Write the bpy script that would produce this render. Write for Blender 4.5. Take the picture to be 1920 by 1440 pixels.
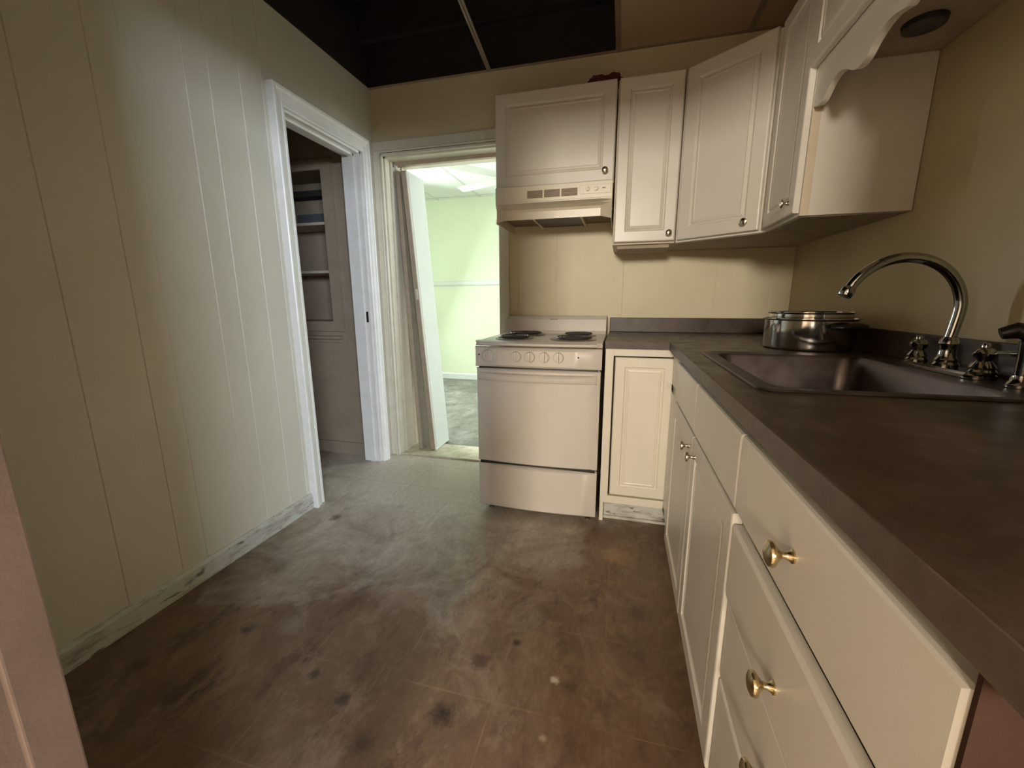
import bpy, bmesh, math, random
from mathutils import Matrix, Vector
random.seed(7)
for o in list(bpy.data.objects): bpy.data.objects.remove(o)
S = bpy.context.scene
COL = S.collection
PI = math.pi

# ------------------------------------------------------------------ camera
cam_d = bpy.data.cameras.new('camera'); cam = bpy.data.objects.new('camera', cam_d); COL.objects.link(cam)
_y, _p, _r = [math.radians(a) for a in (14.8241, -11.4839, -0.2478)]
F = Vector((-math.sin(_y)*math.cos(_p), math.cos(_y)*math.cos(_p), math.sin(_p)))
R0 = Vector((math.cos(_y), math.sin(_y), 0)); U0 = R0.cross(F)
RR = math.cos(_r)*R0 + math.sin(_r)*U0; UU = -math.sin(_r)*R0 + math.cos(_r)*U0
m = Matrix((RR, UU, -F)).transposed().to_4x4(); m.translation = (0, 0, 1.1215)
cam.matrix_world = m
cam_d.sensor_width = 36; cam_d.sensor_fit = 'HORIZONTAL'; cam_d.lens = 36*767.007/1920
cam_d.clip_start = 0.02
S.camera = cam

# ------------------------------------------------------------------ world, exposure, daylight
w = bpy.data.worlds.new('world'); S.world = w; w.use_nodes = True
nt = w.node_tree; bg = nt.nodes['Background']
sky = nt.nodes.new('ShaderNodeTexSky'); sky.sky_type = 'HOSEK_WILKIE'; sky.turbidity = 4
sky.sun_direction = (0.5, -0.6, 0.7)
nt.links.new(sky.outputs[0], bg.inputs[0]); bg.inputs[1].default_value = 0.6
S.view_settings.view_transform = 'Standard'; S.view_settings.look = 'None'
S.view_settings.gamma = 1; S.view_settings.use_curve_mapping = False
S.view_settings.exposure = 0.0

def area(name, loc, aim, sx, sy, power, col):
    d = bpy.data.lights.new(name, 'AREA'); d.shape = 'RECTANGLE'; d.size = sx; d.size_y = sy
    d.energy = power; d.color = col
    o = bpy.data.objects.new(name, d); COL.objects.link(o); o.location = loc
    o.rotation_euler = (Vector(aim)-Vector(loc)).to_track_quat('-Z', 'Y').to_euler()
    return o
# daylight entering by the windows of the room behind the camera and of the room beyond the doorway, where the left one is added
area('window_daylight_behind', (-0.70, -5.94, 2.46), (-0.2, 2, 1.0), 0.90, 0.75, 325, (1.0, 0.91, 0.77))
area('window_daylight_behind_right', (3.22, -3.95, 2.20), (-1.6, 0.2, 1.2), 2.0, 0.85, 480, (0.76, 0.87, 1.0))
area('window_daylight_beyond', (1.62, 4.3, 1.45), (-2.0, 4.2, 1.2), 1.5, 1.4, 78, (0.95, 1.0, 1.0))
area('added_daylight_beyond_left', (-3.24, 4.3, 1.5), (-0.8, 2.2, 0.4), 1.2, 1.2, 135, (0.92, 0.97, 1.0))  # added lamp, brightens the kitchen floor through the doorway

# ------------------------------------------------------------------ materials
def nodes(name):
    mt = bpy.data.materials.new(name); mt.use_nodes = True
    n = mt.node_tree.nodes; l = mt.node_tree.links
    return mt, n, l, n['Principled BSDF']
def mix(n, l, a, b, fac):
    mx = n.new('ShaderNodeMix'); mx.data_type = 'RGBA'
    for i, v in ((6, a), (7, b)):
        if isinstance(v, tuple): mx.inputs[i].default_value = (*v, 1)
        else: l.new(v, mx.inputs[i])
    if isinstance(fac, (int, float)): mx.inputs[0].default_value = fac
    else: l.new(fac, mx.inputs[0])
    return mx.outputs[2]
def noise(n, l, scale, detail=4, rough=0.6, vec=None, sc3=None, dist=0.0):
    t = n.new('ShaderNodeTexNoise'); t.inputs['Scale'].default_value = scale
    t.inputs['Detail'].default_value = detail; t.inputs['Roughness'].default_value = rough
    t.inputs['Distortion'].default_value = dist
    if sc3 is not None:
        mp = n.new('ShaderNodeMapping'); mp.inputs['Scale'].default_value = sc3
        l.new(vec, mp.inputs[0]); l.new(mp.outputs[0], t.inputs[0])
    elif vec is not None: l.new(vec, t.inputs[0])
    return t.outputs[0]
def ramp(n, l, src, p0, p1, c0=0.0, c1=1.0):
    r = n.new('ShaderNodeMapRange'); r.inputs[1].default_value = p0; r.inputs[2].default_value = p1
    r.inputs[3].default_value = c0; r.inputs[4].default_value = c1; r.clamp = True
    l.new(src, r.inputs[0]); return r.outputs[0]
def world_pos(n):
    return n.new('ShaderNodeNewGeometry').outputs['Position']
def paint(name, col, col2=None, rough=0.5, bump=0.04, scale=9, bscale=220, metallic=0, coat=0):
    mt, n, l, b = nodes(name); pos = world_pos(n)
    c2 = col2 or tuple(c*0.93 for c in col)
    f = ramp(n, l, noise(n, l, scale, 5, 0.65, pos), 0.35, 0.68)
    l.new(mix(n, l, col, c2, f), b.inputs['Base Color'])
    b.inputs['Roughness'].default_value = rough; b.inputs['Metallic'].default_value = metallic
    if coat: b.inputs['Coat Weight'].default_value = coat
    if bump:
        bp = n.new('ShaderNodeBump'); bp.inputs['Strength'].default_value = bump; bp.inputs['Distance'].default_value = 0.003
        l.new(noise(n, l, bscale, 3, 0.5, pos), bp.inputs['Height']); l.new(bp.outputs[0], b.inputs['Normal'])
    return mt
def metal(name, col, rough=0.2, scale=40):
    mt, n, l, b = nodes(name); pos = world_pos(n)
    b.inputs['Base Color'].default_value = (*col, 1); b.inputs['Metallic'].default_value = 1
    l.new(ramp(n, l, noise(n, l, scale, 4, 0.6, pos), 0.3, 0.7, rough*0.7, rough*1.3), b.inputs['Roughness'])
    return mt

M = {}
M['wall'] = paint('cream wall paint', (0.71, 0.68, 0.57), (0.66, 0.63, 0.53), 0.42, 0.10, 3.0)
M['wall_back'] = paint('yellow cream wall paint', (0.70, 0.62, 0.42), (0.65, 0.57, 0.38), 0.45, 0.10, 3.0)
M['wall_shaded'] = paint('shaded yellow wall paint', (0.52, 0.43, 0.25), (0.46, 0.37, 0.21), 0.45, 0.10, 3.0)  # same wall paint, with the right wall's shade put into the colour
M['bounce_floor'] = paint('beige bounce floor', (0.62, 0.50, 0.37), (0.57, 0.46, 0.34), 0.9, 0.2, 20)  # unseen floor behind the camera, made pale to bounce light forward
M['trim'] = paint('ivory gloss trim paint', (0.72, 0.68, 0.56), (0.66, 0.62, 0.50), 0.30, 0.08, 12)
M['jambwhite'] = paint('white trim paint', (0.84, 0.83, 0.80), (0.78, 0.77, 0.73), 0.32, 0.08, 12)
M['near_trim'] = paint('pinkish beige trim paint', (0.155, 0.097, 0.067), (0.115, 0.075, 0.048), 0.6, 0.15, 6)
M['tan'] = paint('tan painted wood', (0.48, 0.39, 0.29), (0.40, 0.32, 0.24), 0.5, 0.1, 14)
M['cab'] = paint('white cabinet foil', (0.70, 0.66, 0.58), (0.67, 0.625, 0.54), 0.32, 0.03, 5)
M['cab_cream'] = paint('cream cabinet foil', (0.84, 0.78, 0.65), (0.80, 0.74, 0.61), 0.35, 0.03, 5)
M['cab_edge'] = paint('beige cabinet box', (0.62, 0.52, 0.38), (0.57, 0.47, 0.34), 0.5, 0.05, 8)
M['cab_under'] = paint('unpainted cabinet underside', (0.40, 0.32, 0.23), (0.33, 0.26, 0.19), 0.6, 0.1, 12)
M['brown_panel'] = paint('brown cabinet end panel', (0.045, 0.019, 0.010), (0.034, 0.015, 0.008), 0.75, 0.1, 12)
M['enamel'] = paint('white range enamel', (0.70, 0.65, 0.58), (0.68, 0.62, 0.55), 0.28, 0.0, 3, coat=0.15)
M['hood'] = paint('almond hood enamel', (0.70, 0.63, 0.49), (0.66, 0.58, 0.44), 0.30, 0.0, 4)
M['black'] = paint('black enamel', (0.012, 0.012, 0.012), (0.02, 0.018, 0.016), 0.4, 0.0)
M['dark_gap'] = paint('dark recess', (0.03, 0.022, 0.016), (0.02, 0.015, 0.012), 0.8, 0.0)
M['grille'] = paint('brown grille', (0.20, 0.14, 0.08), (0.16, 0.11, 0.06), 0.6, 0.0)
M['coil'] = paint('burner coil', (0.03, 0.028, 0.028), (0.06, 0.05, 0.045), 0.5, 0.1, 30)
M['chrome'] = metal('chrome', (0.42, 0.43, 0.41), 0.10)
M['steel'] = metal('brushed steel', (0.40, 0.36, 0.33), 0.30)
M['sink'] = metal('dull stainless sink', (0.125, 0.098, 0.088), 0.45, 8)
M['pot'] = metal('polished pot steel', (0.72, 0.71, 0.69), 0.12)
M['nickel'] = metal('satin nickel knob', (0.62, 0.57, 0.47), 0.22)
M['brass'] = metal('antique brass knob', (0.60, 0.50, 0.30), 0.22)
M['plastic'] = paint('black plastic', (0.01, 0.01, 0.01), (0.015, 0.015, 0.015), 0.35, 0.0)
M['red'] = paint('dark red cloth', (0.10, 0.018, 0.015), (0.05, 0.01, 0.01), 0.9, 0.3, 30)
M['green'] = paint('pale green wall paint', (0.66, 0.73, 0.55), (0.63, 0.70, 0.52), 0.5, 0.05, 3)
M['white'] = paint('white paint', (0.62, 0.66, 0.62), (0.58, 0.62, 0.58), 0.4, 0.05, 6)
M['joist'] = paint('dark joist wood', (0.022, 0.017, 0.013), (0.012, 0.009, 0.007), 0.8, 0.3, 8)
M['tbar'] = paint('ceiling grid metal', (0.34, 0.27, 0.19), (0.30, 0.23, 0.16), 0.5, 0.0)
M['tbar_white'] = paint('white ceiling grid', (0.55, 0.56, 0.52), (0.52, 0.53, 0.49), 0.5, 0.0)
M['behind'] = paint('beige wall paint', (0.52, 0.42, 0.31), (0.48, 0.39, 0.29), 0.6, 0.05, 3)
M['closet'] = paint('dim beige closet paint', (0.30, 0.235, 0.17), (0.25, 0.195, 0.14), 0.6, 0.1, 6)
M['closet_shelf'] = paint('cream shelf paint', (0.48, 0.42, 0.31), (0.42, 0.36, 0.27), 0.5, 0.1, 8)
M['blue'] = paint('grey blue shelf paper', (0.085, 0.09, 0.10), (0.07, 0.075, 0.085), 0.6, 0.0)
M['glass_bowl'] = paint('frosted lamp bowl', (0.85, 0.83, 0.72), (0.8, 0.78, 0.68), 0.2, 0.0)

def tile_mat(name, c1, c2):
    mt, n, l, b = nodes(name); pos = world_pos(n)
    f = ramp(n, l, noise(n, l, 260, 2, 0.7, pos), 0.35, 0.65)
    l.new(mix(n, l, c1, c2, f), b.inputs['Base Color']); b.inputs['Roughness'].default_value = 0.9
    return mt
M['tile'] = tile_mat('dimmed ceiling tile', (0.64, 0.46, 0.32), (0.56, 0.40, 0.27))  # whitish tile browned, dim warm light put into its colour
M['tile_white'] = tile_mat('white ceiling tile', (0.72, 0.75, 0.70), (0.67, 0.70, 0.65))

def counter_mat():
    mt, n, l, b = nodes('mottled brown laminate'); pos = world_pos(n)
    a = ramp(n, l, noise(n, l, 55, 6, 0.7, pos), 0.35, 0.65)
    c = mix(n, l, (0.032, 0.017, 0.009), (0.056, 0.033, 0.020), a)
    g = ramp(n, l, noise(n, l, 6, 5, 0.6, pos), 0.45, 0.75, 0, 0.6)
    l.new(mix(n, l, c, (0.115, 0.075, 0.050), g), b.inputs['Base Color'])
    l.new(ramp(n, l, noise(n, l, 14, 4, 0.6, pos), 0.3, 0.7, 0.28, 0.45), b.inputs['Roughness'])
    return mt
M['counter'] = counter_mat()
M['counter_edge'] = paint('paler laminate edge', (0.10, 0.068, 0.046), (0.065, 0.042, 0.027), 0.45, 0.05, 26)  # front edge in a paler mottled tone of the same laminate

def base_mat():
    mt, n, l, b = nodes('scuffed white baseboard paint'); pos = world_pos(n)
    a = ramp(n, l, noise(n, l, 7, 7, 0.72, pos, (1, 1, 4)), 0.48, 0.62, 0, 0.9)
    c = mix(n, l, (0.60, 0.60, 0.54), (0.34, 0.30, 0.25), a)
    sp = ramp(n, l, noise(n, l, 16, 5, 0.6, pos, (1, 0.6, 3)), 0.60, 0.66, 0, 0.85)
    l.new(mix(n, l, c, (0.10, 0.08, 0.06), sp), b.inputs['Base Color']); b.inputs['Roughness'].default_value = 0.5
    return mt
M['base'] = base_mat()

def floor_mat(name, tones, gloss, spots=()):
    mt, n, l, b = nodes(name); pos = world_pos(n)
    a = ramp(n, l, noise(n, l, 1.9, 7, 0.62, pos, dist=0.4), 0.40, 0.62)
    c = mix(n, l, tones[0], tones[1], a)
    a2 = ramp(n, l, noise(n, l, 3.6, 9, 0.72, pos, (1.0, 0.75, 1), 0.5), 0.50, 0.66, 0, 0.95)
    c = mix(n, l, c, tones[2], a2)
    a3 = ramp(n, l, noise(n, l, 6.0, 8, 0.70, pos, (1.5, 0.8, 1), 0.3), 0.52, 0.66, 0, 0.95)
    c = mix(n, l, c, tones[3], a3)
    a4 = ramp(n, l, noise(n, l, 13.0, 6, 0.70, pos, (1.0, 0.7, 1), 0.2), 0.56, 0.70, 0, 0.55)
    c = mix(n, l, c, tones[2], a4)
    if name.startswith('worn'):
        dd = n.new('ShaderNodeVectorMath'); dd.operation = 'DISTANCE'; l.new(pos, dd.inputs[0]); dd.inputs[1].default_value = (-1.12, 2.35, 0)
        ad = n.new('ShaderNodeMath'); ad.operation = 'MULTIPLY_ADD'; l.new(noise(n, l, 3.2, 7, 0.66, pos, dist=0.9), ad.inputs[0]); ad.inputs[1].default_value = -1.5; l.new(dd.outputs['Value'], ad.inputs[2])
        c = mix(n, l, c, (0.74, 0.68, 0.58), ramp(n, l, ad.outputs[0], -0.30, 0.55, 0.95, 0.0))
    fine = ramp(n, l, noise(n, l, 60, 5, 0.7, pos, (1, 0.35, 1)), 0.3, 0.7, 0.0, 0.28)
    c = mix(n, l, c, (0.035, 0.022, 0.015), fine)
    br = n.new('ShaderNodeTexBrick'); br.offset = 0.0; br.inputs['Scale'].default_value = 1.0
    br.inputs['Brick Width'].default_value = 0.305; br.inputs['Row Height'].default_value = 0.305
    br.inputs['Mortar Size'].default_value = 0.004; br.inputs['Mortar Smooth'].default_value = 1.0
    br.inputs['Color1'].default_value = (0, 0, 0, 1); br.inputs['Color2'].default_value = (0, 0, 0, 1); br.inputs['Mortar'].default_value = (1, 1, 1, 1)
    l.new(pos, br.inputs['Vector'])
    gm = n.new('ShaderNodeMath'); gm.operation = 'MULTIPLY'; l.new(br.outputs['Color'], gm.inputs[0])
    l.new(ramp(n, l, noise(n, l, 3.0, 3, 0.6, pos), 0.42, 0.60, 0, 0.55), gm.inputs[1])
    c = mix(n, l, c, (0.30, 0.20, 0.11), gm.outputs[0])
    for (sx, sy, r, colr, stren) in spots:
        d = n.new('ShaderNodeVectorMath'); d.operation = 'DISTANCE'; l.new(pos, d.inputs[0]); d.inputs[1].default_value = (sx, sy, 0)
        nn = noise(n, l, 48, 6, 0.8, pos)
        add = n.new('ShaderNodeMath'); add.operation = 'MULTIPLY_ADD'; l.new(nn, add.inputs[0]); add.inputs[1].default_value = r*2.0; l.new(d.outputs['Value'], add.inputs[2])
        k = ramp(n, l, add.outputs[0], r*1.2, r*1.9, stren, 0)
        c = mix(n, l, c, colr, k)
    l.new(c, b.inputs['Base Color'])
    l.new(ramp(n, l, noise(n, l, 9, 6, 0.65, pos), 0.3, 0.7, gloss[0], gloss[1]), b.inputs['Roughness'])
    bp = n.new('ShaderNodeBump'); bp.inputs['Strength'].default_value = 0.25; bp.inputs['Distance'].default_value = 0.004
    l.new(noise(n, l, 18, 6, 0.65, pos), bp.inputs['Height']); l.new(bp.outputs[0], b.inputs['Normal'])
    return mt
DK = (0.030, 0.018, 0.012)
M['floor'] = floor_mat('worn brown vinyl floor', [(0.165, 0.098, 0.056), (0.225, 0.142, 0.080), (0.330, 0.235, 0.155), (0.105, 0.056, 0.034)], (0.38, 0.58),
    [(-0.427, 0.847, 0.050, DK, 0.9), (-0.286, 1.134, 0.020, DK, 0.9), (-1.211, 0.954, 0.036, DK, 0.7), (-1.414, 1.681, 0.045, (0.10, 0.055, 0.03), 0.8),
     (-0.729, 0.816, 0.030, DK, 0.8), (-0.859, 0.862, 0.030, DK, 0.7), (-0.143, 1.029, 0.018, (0.66, 0.56, 0.46), 0.95), (-0.10, 1.02, 0.03, DK, 0.5), (-0.383, 1.034, 0.045, (0.07, 0.03, 0.022), 0.8),
     (-0.60, 0.725, 0.045, DK, 0.6), (-1.252, 1.235, 0.12, (0.30, 0.25, 0.18), 0.55), (-1.076, 1.014, 0.07, (0.30, 0.25, 0.18), 0.5), (0.107, 1.372, 0.06, DK, 0.5), (-0.148, 0.854, 0.014, (0.5, 0.34, 0.22), 0.8),
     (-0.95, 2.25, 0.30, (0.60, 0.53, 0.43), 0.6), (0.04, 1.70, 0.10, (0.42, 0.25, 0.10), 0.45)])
M['floor_beyond'] = floor_mat('grey vinyl floor', [(0.12, 0.12, 0.10), (0.18, 0.18, 0.155), (0.30, 0.30, 0.27), (0.09, 0.087, 0.07)], (0.30, 0.5))
def threshold_mat():
    mt, n, l, b = nodes('yellowed threshold vinyl'); pos = world_pos(n)
    a = ramp(n, l, noise(n, l, 14, 5, 0.7, pos), 0.4, 0.65)
    c = mix(n, l, (0.66, 0.62, 0.48), (0.48, 0.42, 0.29), a)
    l.new(c, b.inputs['Base Color']); b.inputs['Roughness'].default_value = 0.35
    return mt
M['threshold'] = threshold_mat()
def glass_mat():
    mt, n, l, b = nodes('window glass'); b.inputs['Transmission Weight'].default_value = 1.0
    b.inputs['Roughness'].default_value = 0.0; b.inputs['IOR'].default_value = 1.02
    return mt
M['glass'] = glass_mat()

M['brown_panel'].node_tree.nodes['Principled BSDF'].inputs['Specular IOR Level'].default_value = 0.12
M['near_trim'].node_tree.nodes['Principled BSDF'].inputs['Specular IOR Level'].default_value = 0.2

# ------------------------------------------------------------------ mesh helpers
WM = {}
I4 = Matrix.Identity(4)
def fr(x, y, z=0, rz=0.0):
    return Matrix.Translation((x, y, z)) @ Matrix.Rotation(rz, 4, 'Z')
def obj(name, bm, mat, parent=None, mtx=None, smooth=False, label=None):
    if mtx is not None: bm.transform(mtx)
    if parent is not None: bm.transform(WM[parent].inverted())
    bmesh.ops.recalc_face_normals(bm, faces=bm.faces)
    me = bpy.data.meshes.new(name); bm.to_mesh(me); bm.free()
    if mat is not None: me.materials.append(M[mat] if isinstance(mat, str) else mat)
    if smooth:
        for p in me.polygons: p.use_smooth = True
        me.set_sharp_from_angle(angle=math.radians(38))
    o = bpy.data.objects.new(name, me); COL.objects.link(o)
    if parent is not None: o.parent = parent; WM[o] = WM[parent]
    else: WM[o] = I4.copy()
    if label: o['label'] = label
    return o
def thing(name, label, cat, loc=(0, 0, 0), rz=0.0, group=None):
    o = bpy.data.objects.new(name, None); COL.objects.link(o); o.empty_display_size = 0.05
    o.location = loc; o.rotation_euler = (0, 0, rz); WM[o] = fr(*loc, rz)
    o['label'] = label; o['category'] = cat
    if group: o['group'] = group
    return o
def struct(o, label=None, cat=None):
    o['kind'] = 'structure'
    if label: o['label'] = label
    if cat: o['category'] = cat
    return o
def B(): return bmesh.new()
def bx(bm, x0, x1, y0, y1, z0, z1, bev=0.0, seg=2):
    t = B(); bmesh.ops.create_cube(t, size=1)
    bmesh.ops.scale(t, vec=(abs(x1-x0), abs(y1-y0), abs(z1-z0)), verts=t.verts)
    bmesh.ops.translate(t, vec=((x0+x1)/2, (y0+y1)/2, (z0+z1)/2), verts=t.verts)
    if bev > 0: bmesh.ops.bevel(t, geom=t.edges[:], offset=bev, segments=seg, affect='EDGES', profile=0.6)
    join(bm, t); return bm
def join(bm, t):
    me = bpy.data.meshes.new('_t'); t.to_mesh(me); t.free(); bm.from_mesh(me); bpy.data.meshes.remove(me)
def prism(bm, pts, axis, a0, a1):
    """extrude a closed 2-D outline along an axis; pts are (u,v) in the two other axes in xyz order"""
    def mk(p, a):
        if axis == 'x': return (a, p[0], p[1])
        if axis == 'y': return (p[0], a, p[1])
        return (p[0], p[1], a)
    t = B()
    v0 = [t.verts.new(mk(p, a0)) for p in pts]; v1 = [t.verts.new(mk(p, a1)) for p in pts]
    n = len(pts)
    for i in range(n): t.faces.new((v0[i], v0[(i+1) % n], v1[(i+1) % n], v1[i]))
    t.faces.new(v0); t.faces.new(list(reversed(v1)))
    bmesh.ops.recalc_face_normals(t, faces=t.faces)
    join(bm, t); return bm
def lathe(bm, prof, c=(0, 0, 0), axis='z', seg=32, mtx=None):
    t = B(); rings = []
    for r, h in prof:
        rr = max(r, 1e-5)
        rings.append([t.verts.new((rr*math.cos(2*PI*i/seg), rr*math.sin(2*PI*i/seg), h)) for i in range(seg)])
    for a, b in zip(rings, rings[1:]):
        for i in range(seg): t.faces.new((a[i], a[(i+1) % seg], b[(i+1) % seg], b[i]))
    t.faces.new(rings[0]); t.faces.new(list(reversed(rings[-1])))
    bmesh.ops.remove_doubles(t, verts=t.verts, dist=2e-5)
    if axis == 'x': t.transform(Matrix.Rotation(PI/2, 4, 'Y'))
    if axis == '-x': t.transform(Matrix.Rotation(-PI/2, 4, 'Y'))
    if axis == '-y': t.transform(Matrix.Rotation(PI/2, 4, 'X'))
    if mtx is not None: t.transform(mtx)
    t.transform(Matrix.Translation(c)); join(bm, t); return bm
def tube(bm, path, r, seg=16, closed=False):
    """round tube along a path; r may be a list"""
    t = B(); P = [Vector(p) for p in path]; n = len(P); rings = []; prev = None
    for i, p in enumerate(P):
        if closed: d = (P[(i+1) % n]-P[i-1]).normalized()
        else: d = (P[min(i+1, n-1)]-P[max(i-1, 0)]).normalized()
        if prev is None:
            a = Vector((0, 0, 1)) if abs(d.z) < 0.9 else Vector((0, 1, 0)); u = d.cross(a).normalized()
        else: u = (prev - d*prev.dot(d)).normalized()
        prev = u; v = d.cross(u)
        rr = r[i] if isinstance(r, (list, tuple)) else r
        rings.append([t.verts.new(p+rr*(math.cos(2*PI*k/seg)*u+math.sin(2*PI*k/seg)*v)) for k in range(seg)])
    pairs = list(zip(rings, rings[1:]))
    if closed: pairs.append((rings[-1], rings[0]))
    for a, b in pairs:
        for i in range(seg): t.faces.new((a[i], a[(i+1) % seg], b[(i+1) % seg], b[i]))
    if not closed: t.faces.new(rings[0]); t.faces.new(list(reversed(rings[-1])))
    join(bm, t); return bm
def rings_mesh(bm, loops, cap=True):
    t = B(); L_ = [[t.verts.new(p) for p in lp] for lp in loops]
    for a, b in zip(L_, L_[1:]):
        n = len(a)
        for i in range(n): t.faces.new((a[i], a[(i+1) % n], b[(i+1) % n], b[i]))
    if cap: t.faces.new(L_[0]); t.faces.new(list(reversed(L_[-1])))
    join(bm, t); return bm
def rect(x0, x1, z0, z1, ins, y):
    return [(x0+ins, y, z0+ins), (x1-ins, y, z0+ins), (x1-ins, y, z1-ins), (x0+ins, y, z1-ins)]
def door_panel(bm, x0, x1, z0, z1, t=0.019, frame=0.05, y=0.0, raised=True):
    """cabinet door in the local XZ plane: front at y, back at y+t; routed panel moulding"""
    pr = [(0, t), (0, 0.005), (0.002, 0.0015), (0.006, 0.0)]
    if raised:
        pr += [(frame, 0.0), (frame+0.005, 0.0065), (frame+0.010, 0.0075), (frame+0.014, 0.0035), (frame+0.022, 0.0015), (frame+0.026, 0.003), (frame+0.03, 0.003)]
    rings_mesh(bm, [rect(x0, x1, z0, z1, i, y+d) for i, d in pr]); return bm
def knob_bm(x, y, z, s=1.0):
    """mushroom knob pointing to local -y"""
    pr = [(0.0001, 0), (0.0085, 0), (0.0085, 0.002), (0.006, 0.004), (0.0042, 0.008), (0.0045, 0.013), (0.009, 0.017), (0.0150, 0.021),
          (0.0158, 0.0235), (0.0145, 0.027), (0.010, 0.0295), (0.004, 0.0305), (0.0001, 0.0307)]
    bm = B(); lathe(bm, [(r*s, h*s) for r, h in pr], axis='-y', seg=28, c=(x, y, z)); return bm

# ------------------------------------------------------------------ dimensions
L, D, H, XR = -1.616, 2.596, 2.44, 0.885
FY = 0.22          # kitchen face of the wall the photographer stands in
HB = 2.48          # ceiling of the room beyond

# ------------------------------------------------------------------ setting
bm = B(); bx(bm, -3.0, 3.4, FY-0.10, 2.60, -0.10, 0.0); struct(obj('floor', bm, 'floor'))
bm = B(); bx(bm, -3.0, 3.4, -6.15, FY-0.10, -0.10, 0.0); struct(obj('floor', bm, 'bounce_floor'))
bm = B(); bx(bm, -3.4, 1.8, 2.60, 5.75, -0.10, -0.001); struct(obj('floor', bm, 'floor_beyond'))

def grooved(y0, y1, gs, x_face, x_back, z0, z1, bm, w_=0.006, d_=0.0026, axis='x'):
    """vertical wall slab with V grooves on its face (wall normal along +x for axis x, along -y for axis y)"""
    sgn = 1 if x_face > x_back else -1
    pts = [(x_face, y0)]
    for g in sorted(gs):
        if y0 < g < y1: pts += [(x_face, g-w_/2), (x_face-sgn*d_, g), (x_face, g+w_/2)]
    pts += [(x_face, y1), (x_back, y1), (x_back, y0)]
    if axis == 'y': pts = [(b_, a_) for a_, b_ in pts]
    prism(bm, pts, 'z', z0, z1)
LG = [0.46, 0.864, 1.050, 1.149, 1.355, 1.456, 1.602, 1.72, 1.95, 2.1, 2.3]
DY0, DY1, DZ = 1.822, 2.44, 2.03            # pantry doorway in the left wall
bm = B()
grooved(FY-0.13, DY0, LG, L, L-0.12, 0, 2.9, bm)
bx(bm, L-0.12, L, DY0, DY1, DZ, 2.9)
bx(bm, L-0.12, L, DY1, D+0.25, 0, 2.9)
struct(obj('wall_left', bm, 'wall'))
BX0, BX1, BZ = -1.55, -0.756, 2.045         # doorway in the back wall
bm = B()
bx(bm, L, BX0, D, D+0.25, 0, 2.9)
bx(bm, BX0, BX1, D, D+0.25, BZ, 2.9)
grooved(BX1, XR, [-0.40, 0.0, 0.505, 0.78], D, D+0.25, 0, 2.9, bm, 0.003, 0.0008, axis='y')
struct(obj('wall_back', bm, 'wall_back'))
bm = B(); grooved(-0.3, D+0.25, [0.9, 1.62, 2.262], XR, XR+0.12, 0, 2.9, bm, 0.003, 0.0008)
struct(obj('wall_right', bm, 'wall_shaded'))
# wall with the doorway the photographer stands in
bm = B(); bx(bm, -3.0, -0.565, FY-0.12, FY, 0, 3.0); bx(bm, -0.565, 0.40, FY-0.12, FY, 2.07, 2.9); bx(bm, 0.40, 3.4, FY-0.12, FY, 0, 3.0)
struct(obj('wall_front', bm, 'behind'))
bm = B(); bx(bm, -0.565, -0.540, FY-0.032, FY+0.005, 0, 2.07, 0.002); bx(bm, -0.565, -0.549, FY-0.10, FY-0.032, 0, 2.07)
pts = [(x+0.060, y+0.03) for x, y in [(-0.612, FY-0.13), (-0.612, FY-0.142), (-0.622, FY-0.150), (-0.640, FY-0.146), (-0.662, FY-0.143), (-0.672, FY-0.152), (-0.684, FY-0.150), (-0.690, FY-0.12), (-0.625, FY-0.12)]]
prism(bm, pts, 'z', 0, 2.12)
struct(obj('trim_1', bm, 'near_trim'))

# room behind the camera
bm = B()
def wall_y_with_windows(bm, x0, x1, y0, y1, z1, wins):
    xs = x0
    for (a, b_, c, d_) in wins:
        bx(bm, xs, a, y0, y1, 0, z1); bx(bm, a, b_, y0, y1, 0, c); bx(bm, a, b_, y0, y1, d_, z1); xs = b_
    bx(bm, xs, x1, y0, y1, 0, z1)
bm.free(); bm = B(); wall_y_with_windows(bm, -3.0, 3.4, -6.15, -6.0, 3.0, [(-1.17, -0.23, 2.06, 2.86)])
struct(obj('wall_behind', bm, 'behind'))
bm = B(); bx(bm, -3.0, -2.88, -6.0, FY-0.12, 0, 3.0); struct(obj('wall_behind_left', bm, 'behind'))
bm = B(); bx(bm, 3.28, 3.4, -6.0, -5.05, 0, 3.0); bx(bm, 3.28, 3.4, -2.85, FY-0.12, 0, 3.0); bx(bm, 3.28, 3.4, -5.05, -2.85, 0, 1.73); bx(bm, 3.28, 3.4, -5.05, -2.85, 2.68, 3.0); struct(obj('wall_behind_right', bm, 'behind'))
bm = B(); bx(bm, -3.0, 3.4, -6.15, FY-0.12, 2.95, 3.0); struct(obj('ceiling', bm, 'behind'))
def window(name, x0, x1, y0, y1, z0, z1, along='x', mat='white'):
    bm = B(); tk = 0.05
    if along == 'x':
        bx(bm, x0, x0+tk, y0, y1, z0, z1); bx(bm, x1-tk, x1, y0, y1, z0, z1); bx(bm, x0, x1, y0, y1, z0, z0+tk); bx(bm, x0, x1, y0, y1, z1-tk, z1)
        bx(bm, x0, x1, y0+0.01, y1-0.01, (z0+z1)/2-0.02, (z0+z1)/2+0.02)
    else:
        bx(bm, x0, x1, y0, y0+tk, z0, z1); bx(bm, x0, x1, y1-tk, y1, z0, z1); bx(bm, x0, x1, y0, y1, z0, z0+tk); bx(bm, x0, x1, y0, y1, z1-tk, z1)
        bx(bm, x0+0.01, x1-0.01, y0, y1, (z0+z1)/2-0.02, (z0+z1)/2+0.02)
    return struct(obj(name, bm, mat))
window('window_1', -1.17, -0.23, -6.12, -6.03, 2.06, 2.86)
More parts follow.
